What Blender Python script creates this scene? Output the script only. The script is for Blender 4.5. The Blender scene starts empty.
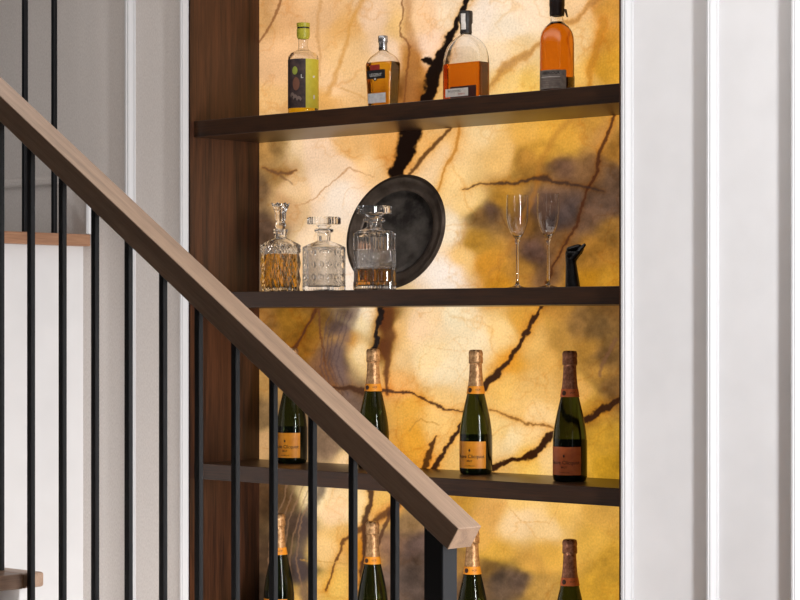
import bpy, bmesh, math, random
import numpy as np
from mathutils import Vector, Matrix
random.seed(4)
scn = bpy.context.scene
C = scn.collection
PI = math.pi
R = math.radians

# ------------------------------------------------------------------ camera geometry
F = 2222.2; TH = R(41.5); HOR = 327.0; CZ = 1.5; CY = -3.97
ST, CT = math.sin(TH), math.cos(TH)
def xat(px, y):
    """world X of the vertical line seen at column px, on the plane at depth y"""
    return -(y - CY) * math.tan(TH - math.atan((px - 400) / F))
def zat(px, py, y):
    u = (px - 400) / F
    depth = (y - CY) / (CT + u * ST)
    return CZ + (HOR - py) * depth / F

cam = bpy.data.cameras.new('camera'); camo = bpy.data.objects.new('camera', cam); C.objects.link(camo)
camo.location = (0, CY, CZ); camo.rotation_euler = (PI / 2, 0, TH)
cam.sensor_width = 36; cam.lens = 100; cam.shift_y = (HOR - 300) / 800
cam.clip_start = 0.05
scn.camera = camo
scn.view_settings.view_transform = 'Standard'
scn.view_settings.look = 'None'
scn.view_settings.exposure = 0
scn.view_settings.gamma = 1
scn.view_settings.use_curve_mapping = False

# ------------------------------------------------------------------ materials
def lin(c):
    return tuple(((v / 255) / 12.92 if v / 255 <= .04045 else ((v / 255 + .055) / 1.055) ** 2.4) for v in c)
def mat(name, col, rough=.5, metal=0., trans=0., ior=1.45, spec=.5, coat=0.):
    m = bpy.data.materials.new(name); m.use_nodes = True
    b = m.node_tree.nodes['Principled BSDF']
    b.inputs['Base Color'].default_value = (*lin(col), 1)
    b.inputs['Roughness'].default_value = rough
    b.inputs['Metallic'].default_value = metal
    b.inputs['Transmission Weight'].default_value = trans
    b.inputs['IOR'].default_value = ior
    b.inputs['Specular IOR Level'].default_value = spec
    b.inputs['Coat Weight'].default_value = coat
    return m
def nodes(m): return m.node_tree.nodes, m.node_tree.links, m.node_tree.nodes['Principled BSDF']
def noisy(m, c1, c2, scale, stretch=(1, 1, 1), detail=6, bump=0., lo=.35, hi=.65, dist=0.):
    N, L, b = nodes(m)
    tc = N.new('ShaderNodeTexCoord'); mp = N.new('ShaderNodeMapping'); mp.inputs['Scale'].default_value = stretch
    L.new(tc.outputs['Object'], mp.inputs['Vector'])
    n = N.new('ShaderNodeTexNoise'); n.inputs['Scale'].default_value = scale; n.inputs['Detail'].default_value = detail
    n.inputs['Roughness'].default_value = .62; n.inputs['Distortion'].default_value = dist
    L.new(mp.outputs[0], n.inputs['Vector'])
    r = N.new('ShaderNodeValToRGB'); r.color_ramp.elements[0].position = lo; r.color_ramp.elements[1].position = hi
    r.color_ramp.elements[0].color = (*lin(c1), 1); r.color_ramp.elements[1].color = (*lin(c2), 1)
    L.new(n.outputs['Fac'], r.inputs[0]); L.new(r.outputs[0], b.inputs['Base Color'])
    if bump:
        bp = N.new('ShaderNodeBump'); bp.inputs['Strength'].default_value = bump; bp.inputs['Distance'].default_value = .002
        L.new(n.outputs['Fac'], bp.inputs['Height']); L.new(bp.outputs[0], b.inputs['Normal'])
    return m
def wood(name, dark, light, axis, rough=.5, sc=60., bump=.15):
    """grain runs along axis: long bands with fine pores"""
    m = mat(name, light, rough)
    N, L, b = nodes(m)
    tc = N.new('ShaderNodeTexCoord'); mp = N.new('ShaderNodeMapping')
    s = [1., 1., 1.]; s[axis] = .045; mp.inputs['Scale'].default_value = s
    L.new(tc.outputs['Object'], mp.inputs['Vector'])
    n1 = N.new('ShaderNodeTexNoise'); n1.inputs['Scale'].default_value = sc * .45; n1.inputs['Detail'].default_value = 5; n1.inputs['Distortion'].default_value = .5
    n2 = N.new('ShaderNodeTexNoise'); n2.inputs['Scale'].default_value = sc * 4; n2.inputs['Detail'].default_value = 3
    L.new(mp.outputs[0], n1.inputs['Vector']); L.new(mp.outputs[0], n2.inputs['Vector'])
    mx = N.new('ShaderNodeMix'); mx.inputs[0].default_value = .4
    L.new(n1.outputs['Fac'], mx.inputs[2]); L.new(n2.outputs['Fac'], mx.inputs[3])
    r = N.new('ShaderNodeValToRGB'); r.color_ramp.elements[0].position = .38; r.color_ramp.elements[1].position = .62
    r.color_ramp.elements[0].color = (*lin(dark), 1); r.color_ramp.elements[1].color = (*lin(light), 1)
    L.new(mx.outputs[0], r.inputs[0]); L.new(r.outputs[0], b.inputs['Base Color'])
    bp = N.new('ShaderNodeBump'); bp.inputs['Strength'].default_value = bump; bp.inputs['Distance'].default_value = .0008
    L.new(mx.outputs[0], bp.inputs['Height']); L.new(bp.outputs[0], b.inputs['Normal'])
    return m

M = {}
M['wall'] = noisy(mat('painted_panel', (231, 231, 232), .55), (229, 229, 230), (233, 233, 234), 9, detail=2)
M['linen'] = noisy(mat('linen_wall', (212, 206, 201), .8), (203, 196, 191), (219, 213, 208), 420, (1, 1, .35), 4, .15)
M['trim'] = mat('satin_trim', (198, 198, 199), .45)
M['white'] = noisy(mat('white_paint', (212, 211, 211), .55), (210, 209, 209), (215, 214, 214), 6, detail=2)
M['floor'] = wood('oak_floor', (110, 80, 55), (150, 115, 85), 0)
M['niche'] = wood('smoked_oak_side', (34, 17, 9), (80, 46, 27), 2, .42, 60)
M['shelf'] = wood('smoked_oak_shelf', (26, 15, 8), (58, 34, 17), 0, .36, 70)
M['rail'] = wood('pale_oak', (128, 104, 84), (160, 132, 108), 0, .45, 110)
M['tread'] = wood('oak_tread', (112, 86, 66), (150, 118, 94), 1, .4, 80)
M['tread_end'] = wood('oak_tread_end', (138, 112, 92), (168, 140, 118), 0, .4, 80)
M['cap'] = wood('oak_cap', (136, 98, 74), (172, 130, 100), 1, .45, 80)
M['black'] = mat('black_steel', (12, 13, 16), .42, 0, spec=.35)
M['glass'] = mat('clear_glass', (250, 250, 250), .0, trans=1, ior=1.45)
M['crystal'] = mat('cut_crystal', (255, 255, 255), .02, trans=.985, ior=1.5)
M['green_glass'] = mat('green_glass', (54, 66, 31), .02, trans=.94, ior=1.35)
M['gold_liq'] = mat('pale_gold_spirit', (240, 214, 50), .0, trans=1, ior=1.34)
M['amber_liq'] = mat('amber_spirit', (236, 156, 50), .0, trans=1, ior=1.34)
M['orange_liq'] = mat('deep_amber_spirit', (222, 130, 24), .0, trans=1, ior=1.34)
M['dec_gold'] = mat('decanter_gold', (208, 160, 30), .0, trans=1, ior=1.34)
M['dec_amber'] = mat('decanter_amber', (214, 150, 44), .0, trans=1, ior=1.34)
M['gold_dark'] = mat('whisky_gold', (226, 176, 46), .0, trans=1, ior=1.34)
M['lime'] = mat('lime_wax', (176, 168, 50), .4)
M['lime_label'] = noisy(mat('lime_label', (206, 192, 56), .6), (200, 186, 50), (212, 198, 62), 90)
M['dark_label'] = noisy(mat('plum_label', (58, 44, 44), .6), (44, 33, 35), (80, 60, 56), 70)
M['fruit'] = mat('pear_green_ink', (150, 160, 60), .6)
M['brown_ink'] = mat('brown_ink', (122, 78, 58), .6)
M['taupe_ink'] = mat('taupe_ink', (128, 108, 98), .6)
M['white_ink'] = mat('white_ink', (225, 222, 215), .6)
M['red_label'] = mat('red_label', (150, 38, 28), .5)
M['black_label'] = mat('black_label', (24, 20, 24), .5)
M['silver_label'] = noisy(mat('silver_label', (222, 220, 220), .4), (200, 198, 200), (236, 234, 234), 60)
M['silver'] = noisy(mat('silver_foil', (170, 170, 172), .3, .8), (130, 130, 134), (195, 195, 196), 120, bump=.4)
M['grey_label'] = noisy(mat('grey_label', (134, 122, 114), .5), (118, 108, 102), (148, 136, 126), 120)
M['paper'] = noisy(mat('aged_paper', (226, 216, 206), .6), (212, 204, 196), (236, 228, 218), 100)
M['ink'] = mat('black_ink', (35, 25, 22), .6)
M['red_ink'] = mat('red_ink', (190, 80, 50), .6)
M['maroon'] = mat('maroon_label', (62, 22, 16), .5)
M['cork'] = mat('dark_stopper', (34, 28, 25), .5)
M['foil_black'] = mat('black_wax', (36, 24, 22), .4)
M['orange_label'] = noisy(mat('orange_label', (226, 142, 30), .5), (222, 136, 26), (232, 150, 36), 60)
M['salmon_label'] = noisy(mat('salmon_label', (196, 100, 50), .5), (190, 94, 46), (202, 106, 54), 60)
M['gold_foil'] = noisy(mat('gold_foil', (196, 150, 100), .38, .55), (150, 104, 62), (214, 170, 120), 160, bump=.5)
M['copper_foil'] = noisy(mat('copper_foil', (160, 104, 76), .4, .5), (120, 74, 52), (178, 122, 92), 160, bump=.5)
M['seal'] = mat('dark_seal', (60, 30, 16), .5)
M['wire'] = mat('wire', (150, 120, 80), .35, .8)
M['pewter'] = noisy(mat('pewter', (92, 80, 70), .4, .55), (70, 59, 50), (116, 102, 90), 14, detail=8, bump=.06)
M['pewter_well'] = noisy(mat('pewter_well', (60, 54, 50), .3, .6), (38, 33, 30), (132, 124, 116), 7, (1, 2, 1), 8, .05, .38, .75)  # pale patches in the colour stand in for reflections
M['carving'] = noisy(mat('ebony', (14, 12, 13), .35), (8, 7, 8), (26, 24, 26), 60, bump=.2)

# ------------------------------------------------------------------ object helpers
def add_obj(name, me, m, parent=None, loc=(0, 0, 0), rot=(0, 0, 0), smooth=False, auto=None):
    if m is not None: me.materials.append(m)
    if smooth:
        me.polygons.foreach_set('use_smooth', [True] * len(me.polygons))
        if auto: me.set_sharp_from_angle(angle=R(auto))
    o = bpy.data.objects.new(name, me); C.objects.link(o)
    o.location = loc; o.rotation_euler = rot
    if parent: o.parent = parent
    return o
def mesh_of(verts, faces, name='m'):
    me = bpy.data.meshes.new(name); me.from_pydata([tuple(v) for v in verts], [], faces); me.validate(); me.update()
    bm = bmesh.new(); bm.from_mesh(me); bmesh.ops.recalc_face_normals(bm, faces=bm.faces); bm.to_mesh(me); bm.free()
    return me
def box_mesh(x0, x1, y0, y1, z0, z1, bev=0., seg=2):
    bm = bmesh.new()
    bmesh.ops.create_cube(bm, size=1, matrix=Matrix.Translation(((x0 + x1) / 2, (y0 + y1) / 2, (z0 + z1) / 2)) @ Matrix.Diagonal((x1 - x0, y1 - y0, z1 - z0, 1)))
    if bev: bmesh.ops.bevel(bm, geom=bm.edges[:], offset=bev, segments=seg, profile=.5, affect='EDGES')
    me = bpy.data.meshes.new('box'); bm.to_mesh(me); bm.free(); return me
def box(name, x0, x1, y0, y1, z0, z1, m, parent=None, bev=0., loc=(0, 0, 0), rot=(0, 0, 0)):
    return add_obj(name, box_mesh(x0, x1, y0, y1, z0, z1, bev), m, parent, loc, rot)
def tag(o, label, cat, group=None):
    o['label'] = label; o['category'] = cat
    if group: o['group'] = group
    return o
def struct(o): o['kind'] = 'structure'; return o
def thing(name, loc, label, cat, group=None, rz=0.):
    o = bpy.data.objects.new(name, None); C.objects.link(o); o.location = loc; o.rotation_euler = (0, 0, rz)
    o.empty_display_size = .05
    return tag(o, label, cat, group)
def loft_mesh(rings, cap0=True, cap1=True):
    """rings: list of equal-length lists of points"""
    n = len(rings[0]); v = [p for r in rings for p in r]; f = []
    for i in range(len(rings) - 1):
        for j in range(n):
            k = (j + 1) % n
            f.append((i * n + j, i * n + k, (i + 1) * n + k, (i + 1) * n + j))
    if cap0: f.append(tuple(range(n - 1, -1, -1)))
    if cap1: f.append(tuple((len(rings) - 1) * n + j for j in range(n)))
    return mesh_of(v, f)
def lathe(profile, n=48, cap0=True, cap1=True):
    return loft_mesh([[(r * math.cos(2 * PI * j / n), r * math.sin(2 * PI * j / n), z) for j in range(n)] for r, z in profile], cap0, cap1)
def sring(z, hx, hy, p, n=64):
    out = []
    for j in range(n):
        a = 2 * PI * j / n; c, s = math.cos(a), math.sin(a)
        out.append((hx * math.copysign(abs(c) ** (2 / p), c), hy * math.copysign(abs(s) ** (2 / p), s), z))
    return out
def smooth_prof(pts, sub=5):
    """Catmull-Rom through (r,z) points"""
    out = []
    P = [pts[0]] + list(pts) + [pts[-1]]
    for i in range(1, len(P) - 2):
        for k in range(sub):
            t = k / sub
            out.append(tuple(.5 * ((2 * P[i][d]) + (-P[i-1][d] + P[i+1][d]) * t + (2*P[i-1][d] - 5*P[i][d] + 4*P[i+1][d] - P[i+2][d]) * t*t + (-P[i-1][d] + 3*P[i][d] - 3*P[i+1][d] + P[i+2][d]) * t**3) for d in range(len(pts[0]))))
    out.append(tuple(pts[-1])); return out
def patch(name, fn, u0, u1, v0, v1, m, parent, off=.0004, nu=16, nv=4):
    v = []; f = []
    for i in range(nv + 1):
        for j in range(nu + 1):
            v.append(fn(u0 + (u1 - u0) * j / nu, v0 + (v1 - v0) * i / nv, off))
    for i in range(nv):
        for j in range(nu):
            a = i * (nu + 1) + j; f.append((a, a + 1, a + nu + 2, a + nu + 1))
    me = bpy.data.meshes.new(name); me.from_pydata(v, [], f)
    return add_obj(name, me, m, parent, smooth=True)
def shape_patch(name, fn, outline, m, parent, off=.0006):
    """flat printed shape (list of (u,v) around a centre) laid on a surface"""
    cu = sum(p[0] for p in outline) / len(outline); cv = sum(p[1] for p in outline) / len(outline)
    v = [fn(cu, cv, off)]; n = len(outline); f = []
    for k in (.5, 1):
        v += [fn(cu + (a - cu) * k, cv + (b - cv) * k, off) for a, b in outline]
    for j in range(n):
        k = (j + 1) % n
        f.append((0, 1 + j, 1 + k)); f.append((1 + j, 1 + n + j, 1 + n + k, 1 + k))
    me = bpy.data.meshes.new(name); me.from_pydata(v, [], f)
    return add_obj(name, me, m, parent, smooth=True)
def ell(cu, cv, a, b, n=24): return [(cu + a * math.cos(2 * PI * j / n), cv + b * math.sin(2 * PI * j / n)) for j in range(n)]
_txt = {}
def text_on(name, s, size, fn, cu, cv, m, parent, off=.0008, bold=0., sx=1.):
    key = (s, size, bold)
    if key not in _txt:
        cu_ = bpy.data.curves.new('t', 'FONT'); cu_.body = s; cu_.size = size; cu_.align_x = 'CENTER'; cu_.align_y = 'CENTER'; cu_.offset = bold
        cu_.resolution_u = 3
        to = bpy.data.objects.new('t', cu_); C.objects.link(to); bpy.context.view_layer.update()
        me = bpy.data.meshes.new_from_object(to.evaluated_get(bpy.context.evaluated_depsgraph_get()))
        _txt[key] = ([tuple(v.co) for v in me.vertices], [tuple(p.vertices) for p in me.polygons])
        bpy.data.objects.remove(to); bpy.data.curves.remove(cu_); bpy.data.meshes.remove(me)
    vs, fs = _txt[key]
    me = bpy.data.meshes.new(name); me.from_pydata([fn(cu + v[0] * sx, cv + v[1], off) for v in vs], [], fs)
    return add_obj(name, me, m, parent)
def cyl_map(rfun):
    """u = arc length from the -y side, v = height"""
    def fn(u, v, off):
        r = rfun(v); a = -PI / 2 + u / r
        return ((r + off) * math.cos(a), (r + off) * math.sin(a), v)
    return fn

# ------------------------------------------------------------------ room
WY = -.014                                   # wall face
XL, XR = -4.228, -2.848                      # niche inside faces
ZF = .078; ZC = 2.75                         # floor, ceiling
XLW = -6.6; XRW = .9
struct(box('wall_left', XLW, XL - .02, WY, WY + .1, ZF, ZC, M['linen']))
struct(box('wall_right', XR + .024, XRW, WY, WY + .1, ZF, ZC, M['wall']))
struct(box('wall_header', XL - .02, XR + .024, WY, WY + .1, 2.5, ZC, M['wall']))
struct(box('floor', XLW, XRW, -4.6, .4, ZF - .05, ZF, M['floor']))
struct(box('ceiling', XLW, XRW, -2.6, .4, ZC, ZC + .05, M['white']))

def moulding(name, x0, w, z0, z1, d=.020, horizontal=None, tm=None):
    """picture-frame moulding: stepped and rounded section, running up the wall"""
    sec = [(0, 0), (0, d * .70), (w * .05, d * .90), (w * .16, d), (w * .36, d), (w * .42, d * .90), (w * .47, d * .88), (w * .52, d * .90), (w * .60, d * .84), (w * .68, d * .70), (w * .76, d * .50), (w * .86, d * .30), (w, d * .18), (w, 0)]
    v = []; n = len(sec)
    if horizontal is None:
        for z in (z0, z1): v += [(x0 + a, WY - b, z) for a, b in sec]
    else:
        xa, xb = horizontal
        for x in (xa, xb): v += [(x, WY - b, z0 + a) for a, b in sec]
    f = [(j, (j + 1) % n, n + (j + 1) % n, n + j) for j in range(n)] + [tuple(range(n)), tuple(range(2 * n - 1, n - 1, -1))]
    return struct(add_obj(name, mesh_of(v, f), tm or M['trim']))
moulding('trim_1', XL - .020, .020, ZF, 2.5)
moulding('trim_2', XR + .004, .022, ZF, 2.5)
moulding('trim_3', xat(705, WY - .02), .021, ZF + .2, 2.6)
moulding('trim_4', xat(789.5, WY - .02), .021, ZF + .2, 2.6)
moulding('trim_5', xat(123.6, WY - .02), .026, ZF + .2, 2.6)
moulding('trim_6', xat(84, WY - .02), .018, 1.752, 1.915, d=.016)
moulding('trim_7', 0, .024, 1.893, 1.917, d=.010, horizontal=(-6.4, xat(84, WY - .02)), tm=M['linen'])

# ------------------------------------------------------------------ niche
t = thing('display_niche', ((XL + XR) / 2, .1, ZF), 'tall recessed display niche lined with dark smoked oak side panels', 'niche')
def npart(name, x0, x1, y0, y1, z0, z1, m=M['niche']):
    cx, cy, cz = (XL + XR) / 2, .1, ZF
    return box(name, x0 - cx, x1 - cx, y0 - cy, y1 - cy, z0 - cz, z1 - cz, m, t)
npart('side_panel', XL - .02, XL, -.018, .262, ZF, 2.5)
npart('side_panel', XR, XR + .004, -.031, .262, ZF, 2.5)
npart('top_panel', XL, XR, -.01, .262, 2.48, 2.5)
npart('back_panel', XL, XR, .2625, .272, ZF, 2.5)
YB = .24

# ---- backlit onyx: the stone's clouds, bands and cracks, with uneven backlight in the colour
def hash2(ix, iy, s):
    h = (ix.astype(np.int64) * 374761393 + iy.astype(np.int64) * 668265263 + s * 1274126177) & 0xffffffff
    h = ((h ^ (h >> 13)) * 1274126177) & 0xffffffff
    return ((h ^ (h >> 16)) & 0xffff) / 65535.0
def vnoise(x, y, s):
    ix = np.floor(x); iy = np.floor(y); fx = x - ix; fy = y - iy
    fx = fx * fx * (3 - 2 * fx); fy = fy * fy * (3 - 2 * fy)
    a = hash2(ix, iy, s); b = hash2(ix + 1, iy, s); c = hash2(ix, iy + 1, s); d = hash2(ix + 1, iy + 1, s)
    return (a * (1 - fx) + b * fx) * (1 - fy) + (c * (1 - fx) + d * fx) * fy
def fbm(x, y, sc, s, o=4):
    v = 0; a = .5; k = 1 / sc; tot = 0
    for i in range(o):
        v = v + a * vnoise(x * k + 17.3 * i, y * k - 9.1 * i, s + i); tot += a; a *= .5; k *= 2.03
    return v / tot * 2 - 1
step = .0025
x0g, x1g, z0g, z1g = XL, XR, .62, 2.48
nx = int((x1g - x0g) / step) + 1; nz = int((z1g - z0g) / step) + 1
gx, gz = np.meshgrid(np.linspace(x0g, x1g, nx), np.linspace(z0g, z1g, nz))
# pattern coordinates of the slab (u to the right, v downwards; the slab's pattern was measured in these)
dep = -gx * ST + (YB - CY) * CT
U = 400 + F * (gx * CT + (YB - CY) * ST) / dep
V = HOR - F * (gz - CZ) / dep
S = """262 20 215 165 105;262 100 235 188 120;282 15 230 178 118;300 55 240 192 132;318 15 232 186 130;330 85 245 202 138;322 100 228 172 96;345 30 232 178 104;352 62 242 198 130;372 20 246 208 152;386 52 250 215 160;396 28 240 195 120;411 60 196 126 62;409 92 172 102 48;422 20 246 203 142;430 48 250 215 165;438 100 240 195 120;275 60 238 190 132
450 15 255 228 172;480 20 255 236 192;510 30 255 236 186;500 62 250 222 162;525 18 255 230 176;520 52 246 212 140;508 80 245 205 118;530 82 245 200 98;585 8 246 206 140;582 40 246 206 132;602 8 214 152 70;606 42 222 156 62;600 72 220 160 56;588 80 240 192 98;615 62 222 162 58;560 60 250 215 140
263 150 200 146 88;276 150 168 124 76;262 190 150 112 78;276 178 188 140 88;292 150 250 216 152;310 150 250 216 162;320 190 252 222 168;292 192 240 202 142;350 148 236 184 112;370 160 246 202 132;385 148 236 172 90;338 170 252 218 162;335 200 255 236 192;345 280 255 238 196;263 230 128 96 74;262 272 140 112 88;282 205 205 160 108;320 240 255 226 168;430 140 240 192 116;430 170 252 218 152;415 148 244 198 118;300 270 245 205 140
445 150 246 212 146;460 142 246 206 130;480 130 252 218 142;500 150 240 192 110;530 130 232 176 80;560 130 222 164 68;590 125 218 158 72;612 150 186 126 62;600 140 216 156 86;530 160 190 132 64;545 150 206 148 66;560 165 138 98 74;590 170 148 104 70;610 180 128 94 70;450 180 255 216 132;470 202 255 214 128;500 200 200 140 60;480 216 148 104 62;490 210 128 94 76;475 242 192 136 58;450 230 255 236 182;445 280 255 242 204;465 260 248 202 118;490 262 222 152 56;500 282 212 142 46;520 272 196 136 66;535 250 136 98 80;530 225 166 112 60;545 210 128 94 76;560 222 106 86 80;575 212 114 92 84;590 216 146 106 80;610 202 136 102 80;615 232 166 116 60;600 252 188 128 60;590 282 204 138 42;610 286 202 142 54;545 276 146 102 70;562 242 160 110 68;548 130 222 166 70
265 320 172 118 66;290 320 168 114 46;310 330 168 112 42;300 345 170 110 44;325 320 152 104 52;340 330 118 90 78;335 360 124 90 74;325 370 148 100 72;352 312 130 95 72;350 345 212 148 70;362 320 255 232 162;360 352 255 226 152;368 310 255 236 182;386 345 132 78 30;388 318 128 78 34;400 330 240 196 122;420 330 252 216 152;440 320 252 216 146;430 360 255 226 152;401 380 240 182 102;410 410 232 172 72;420 440 226 160 58;402 460 220 150 58;262 380 190 142 88;262 420 150 116 78;265 440 208 164 110;345 440 120 96 82;330 450 160 126 98;344 460 250 212 142;350 400 140 108 88;400 355 246 206 132
450 320 255 238 178;470 340 255 232 168;450 370 255 232 168;500 330 255 216 130;520 320 222 162 68;512 362 230 165 60;535 342 240 190 100;550 352 234 180 90;560 310 186 130 64;580 320 156 112 66;600 330 148 108 66;612 310 156 108 62;560 340 198 143 74;590 352 188 133 64;605 362 140 100 62;540 390 244 194 106;520 410 248 200 112;500 392 246 196 100;510 440 255 226 152;540 420 252 212 132;445 400 250 206 120;440 432 246 200 112;500 430 252 212 122;550 460 252 212 128;530 467 245 200 96;600 372 192 138 70;612 390 148 104 62;595 412 194 140 60;600 440 212 158 58;610 467 198 144 44;465 440 245 198 110;580 390 225 172 90
265 500 116 82 56;285 500 126 92 62;300 522 104 78 62;300 572 92 74 66;270 560 106 78 56;262 592 88 68 52;306 590 240 190 100;320 500 255 228 156;335 510 252 212 144;325 550 252 208 124;335 590 236 190 90;342 540 236 186 100;362 500 255 222 144;355 512 255 226 152;360 552 214 140 32;377 500 240 190 92;386 508 232 172 92;358 586 230 168 78;390 540 160 116 88;385 582 138 108 90;405 520 168 128 86;415 542 126 98 86;412 582 116 94 82;435 560 120 96 82
460 505 212 156 66;490 512 226 170 88;480 532 230 174 82;520 500 246 200 108;520 520 252 216 144;545 525 252 212 132;500 550 236 180 70;490 572 156 112 60;500 582 126 98 76;520 582 126 98 80;530 565 224 168 78;550 552 236 180 74;540 592 198 148 80;600 512 218 166 78;590 540 222 172 74;610 562 202 148 58;560 512 240 190 94;595 592 212 158 58;465 566 176 126 70;470 592 146 108 76"""
pts = []
for seg_ in S.replace('\n', ';').split(';'):
    q = [float(v) for v in seg_.split()]
    if len(q) == 5: pts.append(q)
pts = np.array(pts)
Pc = np.array([lin(p[2:5]) for p in pts])
wu = U + 9 * fbm(U, V, 38, 3); wv = V + 9 * fbm(U, V, 38, 11)
num = np.zeros(U.shape + (3,)); den = np.zeros(U.shape)
for p, c in zip(pts, Pc):
    w = 1 / ((wu - p[0]) ** 2 + (wv - p[1]) ** 2 + 60) ** 2.3
    den += w; num += w[..., None] * c
col = num / den[..., None]
def sst(a, b, x):
    t_ = np.clip((x - a) / (b - a), 0, 1); return t_ * t_ * (3 - 2 * t_)
lum = col.mean(axis=2)
col *= (.42 + .58 * sst(0, .44, lum))[..., None]
warm = 1 - np.clip(col[..., 2] / (col[..., 0] + 1e-6) / .3, 0, 1)
col[..., 2] *= 1 - .45 * warm * (1 - sst(.3, .5, lum)) + .17 * sst(.5, .64, lum)
col[..., 1] *= 1 - .05 * sst(.3, .4, lum)
lum = col.mean(axis=2)
col *= (1 + .34 * fbm(U, V, 24, 21, 5) * (1.1 - lum))[..., None]
# darker mottling where the stone is smoky
smoky = np.clip((.42 - lum) / .3, 0, 1)
col *= (1 + smoky * (.55 * fbm(U, V, 16, 31, 4) + .25 * fbm(U, V, 5, 35, 3)))[..., None]
def seg_dist(poly, jag, jsc, seed):
    uu = U + jag * fbm(U, V, jsc, seed, 4) + .9 * fbm(U, V, 2.6, seed + 7, 2); vv = V + jag * fbm(U, V, jsc, seed + 50, 4) + .9 * fbm(U, V, 2.6, seed + 57, 2)
    best = np.full(U.shape, 1e9); wid = np.zeros(U.shape); side = np.zeros(U.shape)
    for (a, b) in zip(poly[:-1], poly[1:]):
        ax, ay, aw = a; bx, by, bw = b
        dx, dy = bx - ax, by - ay; t_ = np.clip(((uu - ax) * dx + (vv - ay) * dy) / (dx * dx + dy * dy + 1e-9), 0, 1)
        d = np.hypot(uu - ax - t_ * dx, vv - ay - t_ * dy)
        m_ = d < best; best = np.where(m_, d, best); wid = np.where(m_, aw + (bw - aw) * t_, wid)
    return best, wid
def vein(poly, c, jag=2., jsc=9., soft=.6, strength=1., halo=0., seed=1):
    """poly of (u, v, full width)"""
    global col
    d, w = seg_dist(poly, jag, jsc, seed)
    h = w / 2
    if halo:
        k = np.exp(-np.clip(d - h, 0, None) / (halo + .1)) * .75
        col = col * (1 - k[..., None] * (1 - np.array([.88, .63, .28])))
    k = np.clip((h - d) / (h * soft + .35) + .5, 0, 1); k = k * k * (3 - 2 * k) * strength * np.clip(w, 0, 1)
    col = col * (1 - k[..., None]) + np.array(lin(c)) * k[..., None]
DK = (24, 12, 7)
for sd, sc_, am in ((201, 34, .20), (222, 20, .12), (241, 50, .22)):
    rg_ = np.abs(fbm(U + .3 * V, V - .2 * U, sc_, sd, 4)); kk = np.exp(-(rg_ / .028) ** 2) * am
    kk = kk * np.clip(fbm(U, V, 60, sd + 3, 2) * 2.2 + .5, 0, 1)
    col = col * (1 - kk[..., None] * np.array([.35, .75, 1.3]))
# soft bands first
vein([(362, 0, 4), (350, 30, 4), (342, 60, 4), (328, 92, 6)], (214, 152, 74), 4, 18, 1.6, .7, seed=5)
vein([(320, 0, 3), (318, 40, 3), (321, 75, 2)], (208, 154, 96), 3, 18, 1.5, .7, seed=6)
vein([(340, 88, 2), (360, 95, 1.6), (372, 105, 1)], (205, 150, 80), 2, 18, 1, .6, seed=6)
vein([(282, 0, 2.4), (271, 25, 2.4), (258, 44, 2)], (150, 98, 56), 2, 14, 1, .9, seed=7)
vein([(411, -8, 8), (406, 20, 8), (414, 50, 12), (411, 80, 14), (409, 112, 14)], (180, 118, 62), 4, 16, 1.9, .6, seed=8)
vein([(406, -8, 2), (400, 20, 1.6), (402, 34, 2), (409, 46, 2.4), (406, 80, 2), (403, 112, 2)], (128, 74, 34), 4, 16, .8, .8, seed=8)
vein([(490, 90, 2), (505, 70, 7), (520, 60, 6), (535, 46, 5), (560, 30, 5), (580, 15, 4), (598, -2, 4)], (176, 122, 64), 5, 12, 1.5, .62, 2, seed=9)
vein([(603, 22, 7), (597, 40, 5), (593, 60, 5), (588, 88, 4)], (196, 132, 44), 4, 14, 1.5, .75, 3, seed=10)
vein([(580, 112, 6), (556, 135, 6), (541, 165, 6), (534, 190, 4), (526, 220, 5), (508, 250, 6), (488, 276, 5)], (178, 116, 44), 7, 20, 1.9, .5, seed=12)
vein([(460, 128, 3), (455, 150, 3), (444, 172, 2.5), (436, 196, 2)], (196, 130, 50), 3, 14, 1, .85, 4, seed=13)
vein([(356, 305, 10), (347, 332, 12), (338, 362, 12), (347, 392, 10)], (118, 94, 86), 5, 14, 1.4, .7, seed=14)
vein([(322, 485, 9), (306, 520, 12), (299, 560, 12), (306, 605, 10)], (86, 70, 66), 4, 14, 1.4, .8, seed=15)
for k in range(5):
    vein([(318 - 7 * k, 480, 1.3), (303 - 7 * k, 520, 1.5), (296 - 7 * k, 560, 1.5), (303 - 8 * k, 605, 1.3)], (150, 112, 82), 3, 20, 1, .6, seed=70 + k)
    vein([(352 - 5 * k, 312, 1), (344 - 5 * k, 335, 1.4), (336 - 4 * k, 365, 1.4), (348 - 5 * k, 395, 1)], (88, 66, 62), 3, 14, 1, .6, seed=80 + k)
vein([(386, 300, 14), (387, 330, 14), (387, 360, 8), (386, 395, 3)], (98, 52, 20), 4, 12, .9, .9, 5, seed=16)
# cracks
vein([(472, -6, 4), (464, 8, 6), (453, 30, 7), (446, 45, 10), (441, 60, 12), (434, 77, 14), (428, 98, 13), (418, 118, 15), (411, 130, 20), (405, 150, 17), (397, 174, 15), (384, 210, 12), (388, 280, 8), (385, 298, 7), (380, 308, 6), (378, 330, 5), (374, 348, 6), (371, 375, 3), (370, 400, 2)], DK, 4.5, 9, .35, 1, 3, seed=20)
vein([(430, 62, 8), (422, 60, 3)], DK, 3, 7, .4, 1, seed=19)
vein([(452, 128, 3), (438, 140, 4), (422, 158, 4), (409, 174, 4)], (84, 46, 18), 2, 12, .8, .9, 6, seed=21)
vein([(325, 387, 1.2), (342, 389, 3), (350, 388, 6), (362, 391, 7), (372, 391, 4), (392, 392, 2.4), (410, 393, 2.4), (425, 400, 2), (445, 408, 2), (470, 411, 1.4)], (74, 42, 22), 2.5, 10, .5, .95, 3, seed=22)
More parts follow.
